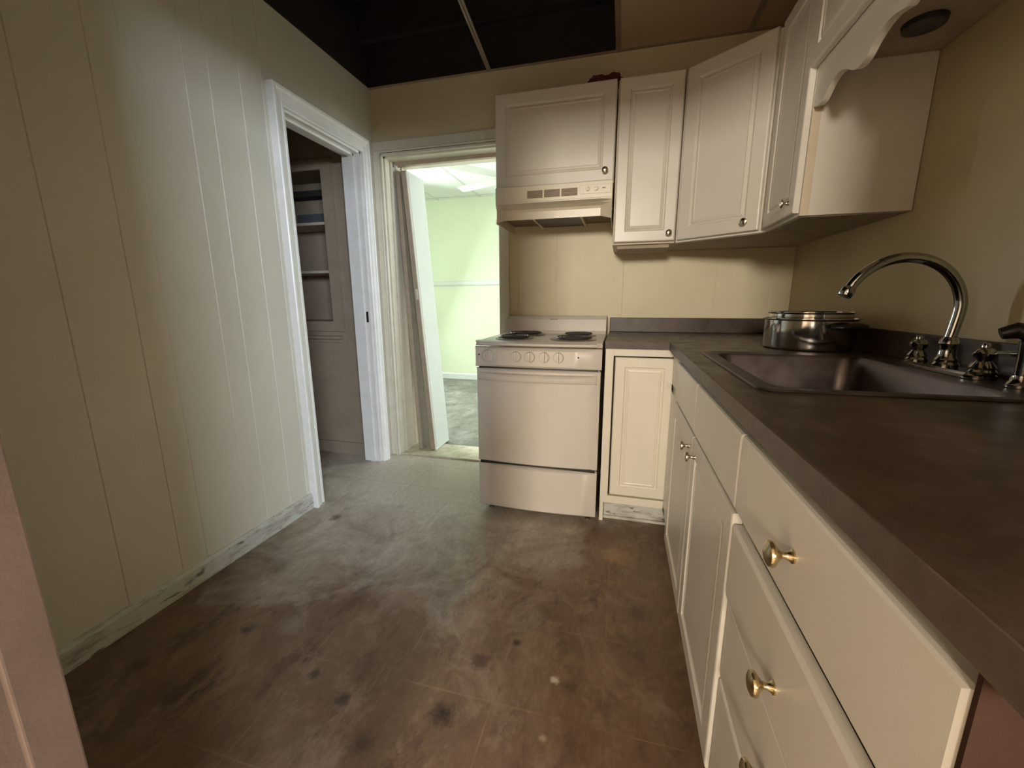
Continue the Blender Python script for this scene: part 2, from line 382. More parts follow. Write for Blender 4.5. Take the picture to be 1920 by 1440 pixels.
window('window_2', 3.30, 3.38, -5.05, -2.85, 1.73, 2.68, 'y')

# pantry closet behind the left wall
PY = 2.515
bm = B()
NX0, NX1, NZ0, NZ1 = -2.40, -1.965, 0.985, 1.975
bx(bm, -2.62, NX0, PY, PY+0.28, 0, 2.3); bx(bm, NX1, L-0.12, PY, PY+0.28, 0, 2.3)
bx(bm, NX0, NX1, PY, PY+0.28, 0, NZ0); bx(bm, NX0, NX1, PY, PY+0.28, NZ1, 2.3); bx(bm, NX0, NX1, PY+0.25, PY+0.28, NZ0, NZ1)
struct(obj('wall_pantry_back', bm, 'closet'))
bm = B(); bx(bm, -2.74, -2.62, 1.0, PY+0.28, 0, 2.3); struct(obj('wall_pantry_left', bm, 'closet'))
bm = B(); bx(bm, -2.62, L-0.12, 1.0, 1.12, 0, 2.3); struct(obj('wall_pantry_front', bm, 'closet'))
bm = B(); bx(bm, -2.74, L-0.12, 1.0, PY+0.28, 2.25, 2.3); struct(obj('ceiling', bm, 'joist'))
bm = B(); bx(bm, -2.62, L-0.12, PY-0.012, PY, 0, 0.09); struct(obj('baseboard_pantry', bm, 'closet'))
t = thing('recessed_shelf_unit', 'shallow shelf niche framed with beige boards in the dark closet wall', 'shelves', ((NX0+NX1)/2, PY, NZ0))
bm = B()
bx(bm, NX1, NX1+0.085, PY-0.016, PY, NZ0-0.07, NZ1+0.07, 0.003)
bx(bm, NX0-0.02, NX1, PY-0.016, PY, NZ1, NZ1+0.07, 0.003)
bx(bm, NX0-0.02, NX1, PY-0.016, PY, NZ0-0.07, NZ0, 0.003)
bx(bm, NX1+0.072, NX1+0.085, PY-0.022, PY-0.016, NZ0-0.07, NZ1+0.07)
obj('frame', bm, 'closet', t)
for z in (1.335, 1.655):
    bm = B(); bx(bm, NX0, NX1, PY+0.01, PY+0.25, z-0.018, z, 0.002); obj('shelf', bm, 'closet_shelf', t)
bm = B(); bx(bm, NX0, NX1, PY+0.235, PY+0.25, 1.66, 1.76); obj('back_strip', bm, 'blue', t, label='grey blue strip at the back of the upper shelf')
bm = B(); bx(bm, NX0, NX1, PY+0.15, PY+0.25, 1.86, 1.90); obj('top_rail', bm, 'dark_gap', t)
t = thing('wall_ledge', 'narrow chipped wooden ledge under the closet shelf niche', 'ledge', (-2.1, PY, 0.87))
bm = B(); bx(bm, -2.40, -1.90, PY-0.045, PY, 0.862, 0.882, 0.003); obj('board', bm, 'closet', t)
bm = B(); bx(bm, -2.40, -1.92, PY-0.014, PY, 0.835, 0.862, 0.002); obj('apron', bm, 'closet', t)

# ceiling: open bays over the left of the room, tiles to the right, browned for the dim light
bm = B()
for x0, x1 in ((-0.07, 0.545), (0.57, XR)):
    for y0, y1 in ((FY, 0.76), (0.785, 1.38), (1.405, 2.0), (2.0, D)):
        bx(bm, x0, x1, y0, y1, H+0.002, H+0.014)
struct(obj('ceiling', bm, 'tile'))
bm = B()
bx(bm, -0.095, -0.068, FY, D, H-0.002, H+0.002); bx(bm, -0.083, -0.080, FY, D, H, H+0.035)
bx(bm, 0.543, 0.572, FY, D, H-0.002, H+0.002); bx(bm, 0.556, 0.559, FY, D, H, H+0.035)
bx(bm, L, XR, D-0.022, D, H-0.001, H+0.002); bx(bm, XR-0.022, XR, FY, D, H-0.001, H+0.002)
for y in (0.77, 1.39): bx(bm, -0.09, XR, y-0.013, y+0.013, H-0.002, H+0.001)
struct(obj('trim_2', bm, 'tbar'))
# one bent grid bar left hanging across the open bay
bm = B()
for (xa, ya, xb, yb) in ((-0.60, FY, -0.815, D-0.005),):
    d = Vector((xb-xa, yb-ya, 0)).normalized(); nrm = Vector((-d.y, d.x, 0))*0.013
    a = Vector((xa, ya, H)); b_ = Vector((xb, yb, H))
    rings_mesh(bm, [[a-nrm, a+nrm, a+nrm+Vector((0, 0, .003)), a-nrm+Vector((0, 0, .003))], [b_-nrm, b_+nrm, b_+nrm+Vector((0, 0, .003)), b_-nrm+Vector((0, 0, .003))]])
    nrm *= 0.12
    rings_mesh(bm, [[a-nrm, a+nrm, a+nrm+Vector((0, 0, .035)), a-nrm+Vector((0, 0, .035))], [b_-nrm, b_+nrm, b_+nrm+Vector((0, 0, .035)), b_-nrm+Vector((0, 0, .035))]])
struct(obj('trim_3', bm, 'tbar'))
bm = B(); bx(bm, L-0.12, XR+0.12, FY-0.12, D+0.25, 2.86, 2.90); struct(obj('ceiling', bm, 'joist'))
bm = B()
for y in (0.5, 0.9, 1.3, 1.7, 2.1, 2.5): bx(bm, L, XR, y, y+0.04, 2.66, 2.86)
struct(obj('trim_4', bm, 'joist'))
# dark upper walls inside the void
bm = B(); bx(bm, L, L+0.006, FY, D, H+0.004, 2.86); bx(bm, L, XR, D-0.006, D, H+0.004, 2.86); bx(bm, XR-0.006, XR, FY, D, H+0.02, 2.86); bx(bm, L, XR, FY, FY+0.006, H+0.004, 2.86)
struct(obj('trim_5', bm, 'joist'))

# baseboard left (scuffed)
bm = B(); prism(bm, [(L, 0), (L+0.014, 0), (L+0.014, 0.070), (L+0.008, 0.084), (L, 0.086)], 'y', FY, 1.760)
struct(obj('baseboard_left', bm, 'base'))

# casings
def casing_profile(w_):
    """(offset from opening edge, projection)"""
    return [(0.0, 0.0), (0.0, 0.018), (0.005, 0.022), (0.016, 0.022), (0.019, 0.017), (0.024, 0.017), (0.030, 0.027), (w_-0.026, 0.033), (w_-0.016, 0.040), (w_-0.004, 0.041), (w_, 0.036), (w_, 0.0)]
def casing_left_wall(bm):
    P = casing_profile(0.080)
    # near upright, far upright, head
    prism(bm, [(L+p, DY0-o_) for o_, p in P], 'z', 0, DZ+0.0)
    prism(bm, [(L+p, DY1+o_*0.62) for o_, p in P], 'z', 0, DZ)
    lo = [[(L+p, DY0-o_, DZ+o_) for o_, p in P], [(L+p, DY1+o_*0.62, DZ+o_) for o_, p in P]]
    rings_mesh(bm, lo)
    lo = [[(L+p, DY0-o_, DZ-0.001) for o_, p in P], [(L+p, DY0-o_, DZ+o_) for o_, p in P]]; rings_mesh(bm, lo)
    lo = [[(L+p, DY1+o_*0.62, DZ-0.001) for o_, p in P], [(L+p, DY1+o_*0.62, DZ+o_) for o_, p in P]]; rings_mesh(bm, lo)
bm = B(); casing_left_wall(bm); struct(obj('trim_6', bm, 'jambwhite', smooth=False))
bm = B()   # jamb lining of the pantry doorway with stop
bx(bm, L-0.125, L+0.001, DY0-0.002, DY0+0.012, 0, DZ); bx(bm, L-0.125, L+0.001, DY1-0.012, DY1+0.002, 0, DZ); bx(bm, L-0.125, L+0.001, DY0, DY1, DZ-0.012, DZ+0.002)
bx(bm, L-0.075, L-0.04, DY1-0.022, DY1-0.012, 0, DZ-0.012); bx(bm, L-0.075, L-0.04, DY0+0.012, DY0+0.022, 0, DZ-0.012); bx(bm, L-0.075, L-0.04, DY0+0.012, DY1-0.012, DZ-0.024, DZ-0.012)
j = struct(obj('trim_7', bm, 'jambwhite'))
bm = B(); bx(bm, L-0.030, L-0.014, DY1-0.0135, DY1-0.011, 0.985, 1.055); obj('strike_plate', bm, 'black', j, label='small dark strike plate')

bm = B()   # casing of the back doorway: flat board with inner bead
bx(bm, L+0.001, BX0-0.012, D-0.016, D, 0, 2.0745, 0.002)
tube(bm, [(BX0-0.020, D-0.018, 0), (BX0-0.020, D-0.018, 2.07)], 0.007, 10)
bx(bm, BX0-0.010, BX0+0.002, D-0.022, D, 0, 2.06, 0.003)
bx(bm, L+0.001, BX1+0.06, D-0.016, D, 2.075, 2.130, 0.002)
tube(bm, [(BX0-0.02, D-0.018, 2.068), (BX1+0.02, D-0.018, 2.068)], 0.007, 10)
bx(bm, BX0-0.01, BX1+0.01, D-0.022, D, 2.043, 2.058, 0.003)
bx(bm, BX1-0.001, BX1+0.056, D-0.018, D, 0, 2.0745, 0.002)
struct(obj('trim_8', bm, 'trim'))
bm = B()   # deep jamb lining, head with bifold track
bx(bm, BX0-0.001, BX0+0.012, D, D+0.255, 0, BZ); bx(bm, BX1-0.012, BX1+0.001, D, D+0.255, 0, BZ)
bx(bm, BX0, BX1, D, D+0.255, BZ-0.012, BZ)
bx(bm, BX0+0.012, BX0+0.022, D+0.20, D+0.255, 0, BZ-0.012, 0.002)
bx(bm, BX0+0.012, BX0+0.024, D+0.055, D+0.075, 0, BZ-0.012, 0.002)
struct(obj('trim_9', bm, 'trim'))
bm = B(); bx(bm, BX0+0.01, BX1-0.01, D+0.085, D+0.118, BZ-0.036, BZ-0.012); struct(obj('trim_10', bm, 'tan'))
bm = B(); bx(bm, BX0+0.03, BX0+0.045, D+0.08, D+0.10, BZ-0.060, BZ-0.030); struct(obj('trim_11', bm, 'white'))
bm = B()   # threshold: vinyl field with front nosing
bx(bm, BX0-0.005, BX1+0.01, D-0.004, D+0.262, 0.0, 0.008)
tube(bm, [(BX0-0.005, D, 0.004), (BX1+0.01, D, 0.004)], 0.009, 10)
struct(obj('trim_12', bm, 'threshold'))

# bifold door folded back against the left jamb, leaning
def leaning_panel(name, xt, xb, th, y0, y1, z0, z1, mat, parent):
    bm = B()
    def q(z, ins=0):
        x = xb+(xt-xb)*(z-z0)/(z1-z0)
        return [(x, y0, z), (x+th, y0, z), (x+th, y1, z), (x, y1, z)]
    rings_mesh(bm, [q(z0), q(z1)])
    bmesh.ops.bevel(bm, geom=bm.edges[:], offset=0.0025, segments=1, affect='EDGES')
    return obj(name, bm, mat, parent)
dr = bpy.data.objects.new('door_1', None); COL.objects.link(dr); dr.location = (-1.40, 2.72, 0); WM[dr] = fr(-1.40, 2.72, 0); struct(dr, 'folded tan and white bifold door leaning in the back doorway', 'door')
leaning_panel('door_panel', -1.530, -1.455, 0.030, 2.70, 2.93, 0.012, 1.985, 'tan', dr)
p2 = leaning_panel('door_panel', -1.482, -1.352, 0.036, 2.705, 2.955, 0.012, 1.985, 'white', dr)
def xlean(z): return -1.352+(-0.130)*(z-0.012)/1.973
bm = B(); rings_mesh(bm, [[(xlean(z)+0.0, 2.698, z), (xlean(z)+0.033, 2.698, z), (xlean(z)+0.033, 2.7055, z), (xlean(z), 2.7055, z)] for z in (0.014, 1.98)]); obj('edge_band', bm, 'tan', p2, label='tan edge strip')
bm = B(); bx(bm, -0.009, 0.009, -0.004, 0.004, -0.038, 0.038, 0.0038, 3)
bm.transform(Matrix.Translation((xlean(1.15)+0.018, 2.697, 1.17)) @ Matrix.Rotation(-0.06, 4, 'Y')); obj('finger_pull', bm, 'trim', p2)
bm = B(); rings_mesh(bm, [[(xlean(z)+0.036, y0_, z) for y0_ in (2.72, 2.724)]+[(xlean(z)+0.0372, y0_, z) for y0_ in (2.724, 2.72)] for z in (0.03, 1.97)]); obj('face_seam', bm, 'tan', p2)

# ------------------------------------------------------------------ room beyond
YB = 5.53
bm = B(); bx(bm, -3.4, 1.8, YB, YB+0.12, 0, 2.9); struct(obj('wall_beyond_back', bm, 'green'))
bm = B(); bx(bm, -3.4, -3.28, D+0.25, 3.65, 0, 2.9); bx(bm, -3.4, -3.28, 4.95, YB, 0, 2.9); bx(bm, -3.4, -3.28, 3.65, 4.95, 0, 0.85); bx(bm, -3.4, -3.28, 3.65, 4.95, 2.15, 2.9); struct(obj('wall_beyond_left', bm, 'green'))
window('added_window_4', -3.38, -3.30, 3.65, 4.95, 0.85, 2.15, 'y')  # unseen window added around the extra lamp
bm = B()
y0w, y1w, z0w, z1w = 3.4, 5.1, 0.65, 2.2
bx(bm, 1.68, 1.8, D+0.25, y0w, 0, 2.9); bx(bm, 1.68, 1.8, y1w, YB, 0, 2.9); bx(bm, 1.68, 1.8, y0w, y1w, 0, z0w); bx(bm, 1.68, 1.8, y0w, y1w, z1w, 2.9)
struct(obj('wall_beyond_right', bm, 'green'))
window('window_3', 1.70, 1.78, y0w, y1w, z0w, z1w, 'y')
bm = B(); bx(bm, -3.4, L-0.12, D+0.19, D+0.25, 0, 2.9); bx(bm, XR+0.12, 1.8, D+0.13, D+0.25, 0, 2.9); struct(obj('wall_beyond_front', bm, 'green'))
bm = B(); bx(bm, -3.4, 1.8, D+0.25, YB+0.12, HB, HB+0.03); struct(obj('ceiling', bm, 'tile_white'))
bm = B()
for x in (-3.10, -2.49, -1.88, -1.27, -0.66, -0.05, 0.56, 1.17): bx(bm, x-0.011, x+0.011, D+0.25, YB, HB-0.004, HB)
for y in (2.98, 4.20, 5.42): bx(bm, -3.28, 1.68, y-0.011, y+0.011, HB-0.005, HB)
struct(obj('trim_13', bm, 'tbar_white'))
bm = B(); prism(bm, [(YB, 1.335), (YB-0.012, 1.335), (YB-0.020, 1.350), (YB-0.020, 1.385), (YB-0.010, 1.398), (YB, 1.398)], 'x', -3.28, 1.68); struct(obj('trim_14', bm, 'white'))
bm = B(); prism(bm, [(YB, 0), (YB-0.014, 0), (YB-0.014, 0.072), (YB-0.006, 0.086), (YB, 0.086)], 'x', -3.28, 1.68); struct(obj('baseboard_beyond', bm, 'white'))
# ceiling fan
fx, fy = -1.02, 3.95
t = thing('ceiling_fan', 'white ceiling fan with a bowl light in the green room through the doorway', 'ceiling fan', (fx, fy, 2.1))
bm = B(); lathe(bm, [(0.0001, HB), (0.075, HB), (0.075, HB-0.02), (0.05, HB-0.06), (0.016, HB-0.07), (0.016, 2.29), (0.0001, 2.29)][::-1], (fx, fy, 0)); obj('downrod', bm, 'white', t, smooth=True)
bm = B(); lathe(bm, [(0.0001, 2.30), (0.06, 2.30), (0.105, 2.27), (0.11, 2.21), (0.085, 2.17), (0.0001, 2.17)][::-1], (fx, fy, 0)); obj('motor', bm, 'white', t, smooth=True)
for k in range(5):
    a = math.radians(160+72*k); bm = B()
    rings_mesh(bm, [[(r, -w_, zz), (r, w_, zz+0.02), (r, w_, zz+0.026), (r, -w_, zz+0.006)] for r, w_, zz in ((0.12, 0.03, 2.222), (0.20, 0.045, 2.22), (0.62, 0.055, 2.215), (0.66, 0.04, 2.215))])
    obj('blade', bm, 'tile_white', t, mtx=fr(fx, fy, 0, a))
bm = B(); lathe(bm, [(0.0001, 2.06), (0.06, 2.066), (0.12, 2.10), (0.155, 2.15), (0.15, 2.17), (0.05, 2.185), (0.0001, 2.185)], (fx, fy, 0)); obj('light_bowl', bm, 'glass_bowl', t, smooth=True)

# ------------------------------------------------------------------ worktop
ZT, ZB = 0.936, 0.902
XC, YC = 0.218, 1.957
XF = 0.240
YE = 0.226
SX0, SX1, SY0, SY1 = 0.282, 0.858, 0.930, 1.612    # sink rim
t = thing('countertop', 'L-shaped mottled brown laminate worktop over the white base cabinets', 'countertop', (0.55, 1.4, ZB))
bm = B()
cut = 0.014
def slab(x0, x1, y0, y1): bx(bm, x0, x1, y0, y1, ZB, ZT)
X1 = XR-0.002; Y1 = D-0.002
slab(XC, SX0+cut, YE, YC); slab(SX1-cut, X1, YE, YC)
slab(SX0+cut, SX1-cut, YE, SY0+cut); slab(SX0+cut, SX1-cut, SY1-cut, YC)
slab(-0.066, X1, YC, Y1)
bmesh.ops.remove_doubles(bm, verts=bm.verts, dist=1e-5)
obj('slab', bm, 'counter', t)
bm = B(); bx(bm, XC-0.0015, XC+0.001, YE, YC+0.0, ZB+0.001, ZT+0.0004); bx(bm, -0.066, XC, YC-0.0015, YC+0.001, ZB+0.001, ZT-0.001)
obj('edge_strip', bm, 'counter_edge', t)
bm = B(); bx(bm, -0.066, X1-0.019, Y1-0.019, Y1, ZT, 1.020, 0.003); bx(bm, X1-0.019, X1, YE, Y1, ZT, 1.020, 0.003); obj('backsplash', bm, 'counter', t)

# ------------------------------------------------------------------ base cabinets
def cabinet_box(bm, x0, x1, y0, y1, z0, z1): bx(bm, x0, x1, y0, y1, z0, z1, 0.001, 1)
t = thing('base_cabinet', 'narrow cream base cabinet with one raised-panel door beside the range', 'cabinet', (0.09, 2.2, 0))
fy = 1.982
bm = B()
bx(bm, -0.064, -0.026, fy, fy+0.02, 0.112, ZB-0.001, 0.001, 1); bx(bm, -0.026, 0.240, fy, fy+0.02, 0.865, ZB-0.001, 0.001, 1); bx(bm, -0.026, 0.262, fy, fy+0.02, 0.112, 0.152, 0.001, 1)
bx(bm, -0.064, -0.046, fy+0.02, Y1, 0.0, ZB-0.001); bx(bm, -0.046, 0.262, 2.58, Y1, 0.112, ZB-0.001)
obj('carcass', bm, 'cab_cream', t)
bm = B(); bx(bm, -0.040, 0.262, fy+0.022, fy+0.035, 0.15, 0.87); obj('recess', bm, 'dark_gap', t)
bm = B(); door_panel(bm, -0.018, 0.252, 0.158, 0.858, 0.016, 0.045); obj('door', bm, 'cab_cream', t, mtx=fr(0, fy+0.0012, 0))
bm = B(); bx(bm, -0.062, 0.298, 2.045, 2.060, 0, 0.112); bx(bm, -0.062, 0.298, 2.030, 2.046, 0.0, 0.014, 0.002); bx(bm, -0.064, 0.262, fy+0.02, 2.047, 0.106, 0.112); obj('toe_kick', bm, 'base', t)

FR = lambda y0: fr(XF, y0, 0, -PI/2)       # local x runs towards the camera, local -y out of the cabinet face
t = thing('sink_base_cabinet', 'long white base cabinet under the sink with two false fronts and two doors', 'cabinet', (0.56, 1.3, 0))
Ys = 1.982; bm = B(); m_ = FR(Ys)
w_ = Ys-0.787; g0 = 0.0
# face frame, sides
for a, b_ in ((0.004, 0.275), (0.715, 0.745), (w_-0.02, w_)): bx(bm, a, b_, 0.0, 0.02, 0.112, ZB-0.001)
bx(bm, 0.004, w_, 0.0, 0.02, 0.875, ZB-0.001); bx(bm, 0.004, w_, 0.0, 0.02, 0.712, 0.745); bx(bm, 0.004, w_, 0.0, 0.02, 0.112, 0.135)
bx(bm, w_-0.018, w_, 0.02, 0.63, 0.112, ZB-0.04); bx(bm, 0.30, w_, 0.02, 0.60, 0.112, 0.125)
obj('carcass', bm, 'cab', t, mtx=m_)
def front(bm_parent, name, ya, yb, z0, z1, raised=False, proud=0.019, mat='cab', th=0.018, frame=0.05, outer=None):
    bm = B(); door_panel(bm, Ys-ya, Ys-yb, z0, z1, th, frame, -proud, raised)
    return obj(name, bm, mat, bm_parent, mtx=m_)
def knob(parent, y, z, mat='brass', s=1.0, off=0.019):
    return obj('knob', knob_bm(Ys-y, -off, z, s), mat, parent, mtx=m_, smooth=True)
front(t, 'false_drawer_front', 1.700, 1.252, 0.737, 0.884)
front(t, 'false_drawer_front', 1.246, 0.788, 0.737, 0.884)
d1 = front(t, 'door', 1.700, 1.252, 0.118, 0.726, True); knob(d1, 1.300, 0.680, 'nickel', 0.92)
d2 = front(t, 'door', 1.246, 0.792, 0.118, 0.726, True); knob(d2, 1.198, 0.682, 'nickel', 0.92)
bm = B(); bx(bm, 0.004, w_, 0.062, 0.075, 0.0, 0.112); obj('toe_kick', bm, 'cab_edge', t, mtx=m_)

t = thing('drawer_base_cabinet', 'white four-drawer base cabinet nearest the camera with brass knobs', 'cabinet', (0.56, 0.53, 0))
bm = B(); a0, a1 = Ys-0.785, Ys-0.276
bx(bm, a0, a0+0.02, 0, 0.02, 0.112, ZB-0.001); bx(bm, a1-0.02, a1, 0, 0.02, 0.112, ZB-0.001)
for z0, z1 in ((0.875, ZB-0.001), (0.712, 0.745), (0.56, 0.585), (0.40, 0.425), (0.112, 0.13)): bx(bm, a0, a1, 0, 0.02, z0, z1)
bx(bm, a0, a0+0.016, 0.02, 0.63, 0.112, ZB-0.001)
obj('carcass', bm, 'cab', t, mtx=m_)
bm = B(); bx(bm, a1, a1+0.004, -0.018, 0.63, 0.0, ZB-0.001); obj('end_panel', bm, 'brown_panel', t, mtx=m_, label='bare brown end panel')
bm = B(); bx(bm, a0, a1, 0.062, 0.075, 0.0, 0.112); obj('toe_kick', bm, 'cab_edge', t, mtx=m_)
for (z0, z1, pr_, kz) in ((0.737, 0.884, 0.019, 0.808), (0.556, 0.708, 0.019, 0.612), (0.372, 0.548, 0.013, 0.462), (0.118, 0.364, 0.013, 0.245)):
    d = front(t, 'drawer', 0.7845, 0.277, z0, z1, False, pr_); knob(d, 0.530, kz, 'brass', 1.06, pr_)

# ------------------------------------------------------------------ sink and faucet
def rrect(x0, x1, y0, y1, r, z, n=6):
    pts = []
    for cx, cy, a in ((x1-r, y1-r, 0), (x0+r, y1-r, 90), (x0+r, y0+r, 180), (x1-r, y0+r, 270)):
        for k in range(n+1):
            q = math.radians(a+90*k/n); pts.append((cx+r*math.cos(q), cy+r*math.sin(q), z))
    return pts
t = thing('kitchen_sink', 'shallow single-bowl stainless drop-in sink set in the brown worktop', 'sink', ((SX0+SX1)/2, (SY0+SY1)/2, 0.80))
bm = B()
bw = (SX0+0.040, SX1-0.110, SY0+0.035, SY1-0.045)
loops = [rrect(SX0, SX1, SY0, SY1, 0.035, ZT+0.001), rrect(SX0+0.003, SX1-0.003, SY0+0.003, SY1-0.003, 0.034, ZT+0.0055), rrect(SX0+0.014, SX1-0.014, SY0+0.014, SY1-0.014, 0.033, ZT+0.0045),
         rrect(*bw, 0.055, ZT+0.0030), rrect(bw[0]+0.006, bw[1]-0.006, bw[2]+0.006, bw[3]-0.006, 0.052, ZT-0.006),
         rrect(bw[0]+0.014, bw[1]-0.014, bw[2]+0.014, bw[3]-0.014, 0.05, ZT-0.125), rrect(bw[0]+0.04, bw[1]-0.04, bw[2]+0.04, bw[3]-0.04, 0.04, ZT-0.150),
         rrect(bw[0]+0.15, bw[1]-0.15, bw[2]+0.15, bw[3]-0.15, 0.03, ZT-0.153)]
rings_mesh(bm, loops, cap=False)
tt = B(); vs = [tt.verts.new(p) for p in loops[-1]]; tt.faces.new(vs); join(bm, tt)
bmesh.ops.remove_doubles(bm, verts=bm.verts, dist=1e-5)
obj('basin', bm, 'sink', t, smooth=True)
bm = B(); lathe(bm, [(0.0001, 0), (0.03, 0), (0.045, 0.004), (0.045, 0.006), (0.035, 0.007), (0.03, 0.003), (0.0001, 0.003)], ((bw[0]+bw[1])/2, (bw[2]+bw[3])/2, ZT-0.1525)); obj('drain', bm, 'chrome', t, smooth=True)

KX = 0.806; KY = 1.285; kz = ZT+0.005
t = thing('faucet', 'chrome gooseneck faucet with two lever handles on the back ledge of the sink', 'faucet', (KX, KY, kz))
bm = B()
loops = [rrect(KX-0.030, KX+0.030, KY-0.135, KY+0.135, 0.029, kz), rrect(KX-0.030, KX+0.030, KY-0.135, KY+0.135, 0.029, kz+0.008), rrect(KX-0.026, KX+0.026, KY-0.130, KY+0.130, 0.025, kz+0.013)]
rings_mesh(bm, loops); obj('deck_plate', bm, 'chrome', t, smooth=True)
bm = B(); lathe(bm, [(0.0001, 0), (0.026, 0), (0.027, 0.006), (0.023, 0.012), (0.024, 0.018), (0.018, 0.026), (0.0165, 0.052), (0.020, 0.058), (0.018, 0.066), (0.0125, 0.075), (0.0001, 0.075)], (KX, KY, kz+0.012)); obj('spout_base', bm, 'chrome', t, smooth=True)
path = []
zt0 = kz+0.08
tipx = 0.560
for k in range(8): path.append((KX+0.002*math.sin(k/7*PI/2)+0.006*k/7, KY, zt0+(1.090-zt0)*k/7))
cx, rx, rz_ = (KX+0.009+tipx)/2, (KX+0.009-tipx)/2, 0.132
for k in range(1, 27):
    a = PI*k/28
    path.append((cx+rx*math.cos(a), KY, 1.092+rz_*math.sin(a)))
path.append((tipx-0.004, KY, 1.142-0.010+0.0)) if False else None
tb = [p for p in path if p is not None]
# trim the outlet end so that it stops above the basin, pointing down and out
tb = [p for p in tb if not (p[0] < cx and p[2] < 1.140)]
bm = B(); tube(bm, tb, 0.0128, 18); obj('gooseneck_spout', bm, 'chrome', t, smooth=True)
e1, e0 = Vector(tb[-1]), Vector(tb[-2]); dd = (e1-e0).normalized()
bm = B(); tube(bm, [e1-dd*0.004, e1+dd*0.001, e1+dd*0.006, e1+dd*0.018, e1+dd*0.022], [0.013, 0.0155, 0.0165, 0.0165, 0.014], 18); obj('aerator', bm, 'chrome', t, smooth=True)
for sy, s in ((KY+0.108, 1.0), (KY-0.112, 1.0)):
    hb = B(); lathe(hb, [(0.0001, 0), (0.025, 0), (0.026, 0.005), (0.022, 0.010), (0.0235, 0.015), (0.019, 0.022), (0.013, 0.030), (0.019, 0.038), (0.021, 0.047), (0.016, 0.056), (0.008, 0.060), (0.008, 0.066), (0.005, 0.070), (0.0001, 0.070)], (KX, sy, kz+0.012)); h = obj('handle', hb, 'chrome', t, smooth=True)
    hb = B(); sg = 1 if sy > KY else -1
    tube(hb, [(KX, sy, kz+0.058), (KX+0.012, sy+sg*0.02, kz+0.062), (KX+0.022, sy+sg*0.05, kz+0.064), (KX+0.026, sy+sg*0.060, kz+0.065)], [0.004, 0.005, 0.007, 0.006], 12); obj('lever', hb, 'chrome', h, smooth=True)
t = thing('side_sprayer', 'dark chrome side sprayer standing at the near corner of the sink', 'sprayer', (KX+0.0, 1.072, kz))
bm = B(); lathe(bm, [(0.0001, 0), (0.024, 0), (0.024, 0.006), (0.017, 0.014), (0.015, 0.024), (0.0001, 0.024)], (KX, 1.072, kz)); obj('collar', bm, 'chrome', t, smooth=True)
bm = B(); lathe(bm, [(0.0001, 0.024), (0.012, 0.024), (0.013, 0.06), (0.016, 0.095), (0.0001, 0.10)], (KX, 1.072, kz)); obj('body', bm, 'chrome', t, smooth=True)
bm = B(); tube(bm, [(KX+0.014, 1.072, kz+0.098), (KX+0.004, 1.088, kz+0.112), (KX-0.010, 1.094, kz+0.116), (KX-0.030, 1.102, kz+0.108)], [0.013, 0.017, 0.017, 0.012], 16); obj('spray_head', bm, 'plastic', t, smooth=True)

# ------------------------------------------------------------------ saucepans
pcx, pcy = 0.703, 1.835
def pot_bm(r, h, zb, lip, th=0.003):
    bm = B(); prof = [(0.0001, zb), (r-0.012, zb), (r-0.003, zb+0.004), (r, zb+0.012), (r, zb+h-0.004), (r+lip*0.7, zb+h), (r+lip, zb+h+0.002), (r+lip, zb+h+0.004), (r+0.001, zb+h+0.003),
                      (r-th, zb+h-0.006), (r-th, zb+0.010), (r-0.012, zb+0.006), (0.0001, zb+0.006)]
    lathe(bm, prof, (pcx, pcy, 0), seg=64); return bm
t = thing('saucepan', 'large shiny stainless pan with black side handle on the worktop behind the sink', 'saucepan', (pcx, pcy, ZT))
obj('pan_body', pot_bm(0.148, 0.112, ZT+0.001, 0.0085), 'pot', t, smooth=True)
d = Vector((math.sin(math.radians(26)), -math.cos(math.radians(26)), 0))
s_ = Vector((-d.y, d.x, 0)); c0 = Vector((pcx, pcy, ZT+0.090))
bm = B(); pts_ = []
for k in range(13):
    a = -1 + 2*k/12; pts_.append(c0 + d*(0.147+0.034*math.sqrt(max(0, 1-a**4))) + s_*(0.066*a))
tube(bm, pts_, [0.008+0.008*math.sin(PI*k/12) for k in range(13)], 12); obj('handle', bm, 'plastic', t, smooth=True, label='black plastic loop handle')
t = thing('saucepan', 'smaller stainless pan nested inside the large one, its rim standing above', 'saucepan', (pcx, pcy, ZT+0.01))
obj('pan_body', pot_bm(0.134, 0.128, ZT+0.0085, 0.006), 'pot', t, smooth=True)
bm = B(); lathe(bm, [(0.1345, 1.055), (0.137, 1.056), (0.137, 1.059), (0.1345, 1.060)], (pcx, pcy, 0), seg=64); obj('rim_band', bm, 'chrome', t, smooth=True)

# ------------------------------------------------------------------ range
t = thing('electric_range', 'white freestanding electric coil range between the doorway and the cabinets', 'range', (-0.392, 2.27, 0))
rx0, rx1 = -0.700, -0.082
bm = B(); bx(bm, rx0+0.006, rx1-0.006, 1.962, 2.575, 0.035, 0.880, 0.004); obj('body', bm, 'enamel', t)
def bow(x, amt=0.030):
    u = (x-rx0)/(rx1-rx0)*2-1; return amt*(1-u*u)
def bowed(z0, z1, yb, yf, amt, rnd=0.010, n=24, xa=rx0, xb=rx1, lean=0.0):
    """front panel whose face bulges towards the room; rounded edges"""
    bm = B(); prof = [(0.0, z0), (0.45, z0), (0.8, z0+rnd*0.3), (1.0, z0+rnd), (1.0, z1-rnd), (0.8, z1-rnd*0.3), (0.45, z1), (0.0, z1)]
    loops = []
    for k in range(n+1):
        x = xa+(xb-xa)*k/n; e = 1.0
        if k == 0 or k == n: e = 0.55
        yy = yf-bow(x, amt)
        lp = []
        for f_, z in prof:
            yfz = yy + lean*(z-z0)
            lp.append((x, yb+(yfz-yb)*(f_ if f_ < 1 else e if e < 1 else 1), z))
        loops.append(lp)
    rings_mesh(bm, loops); return bm
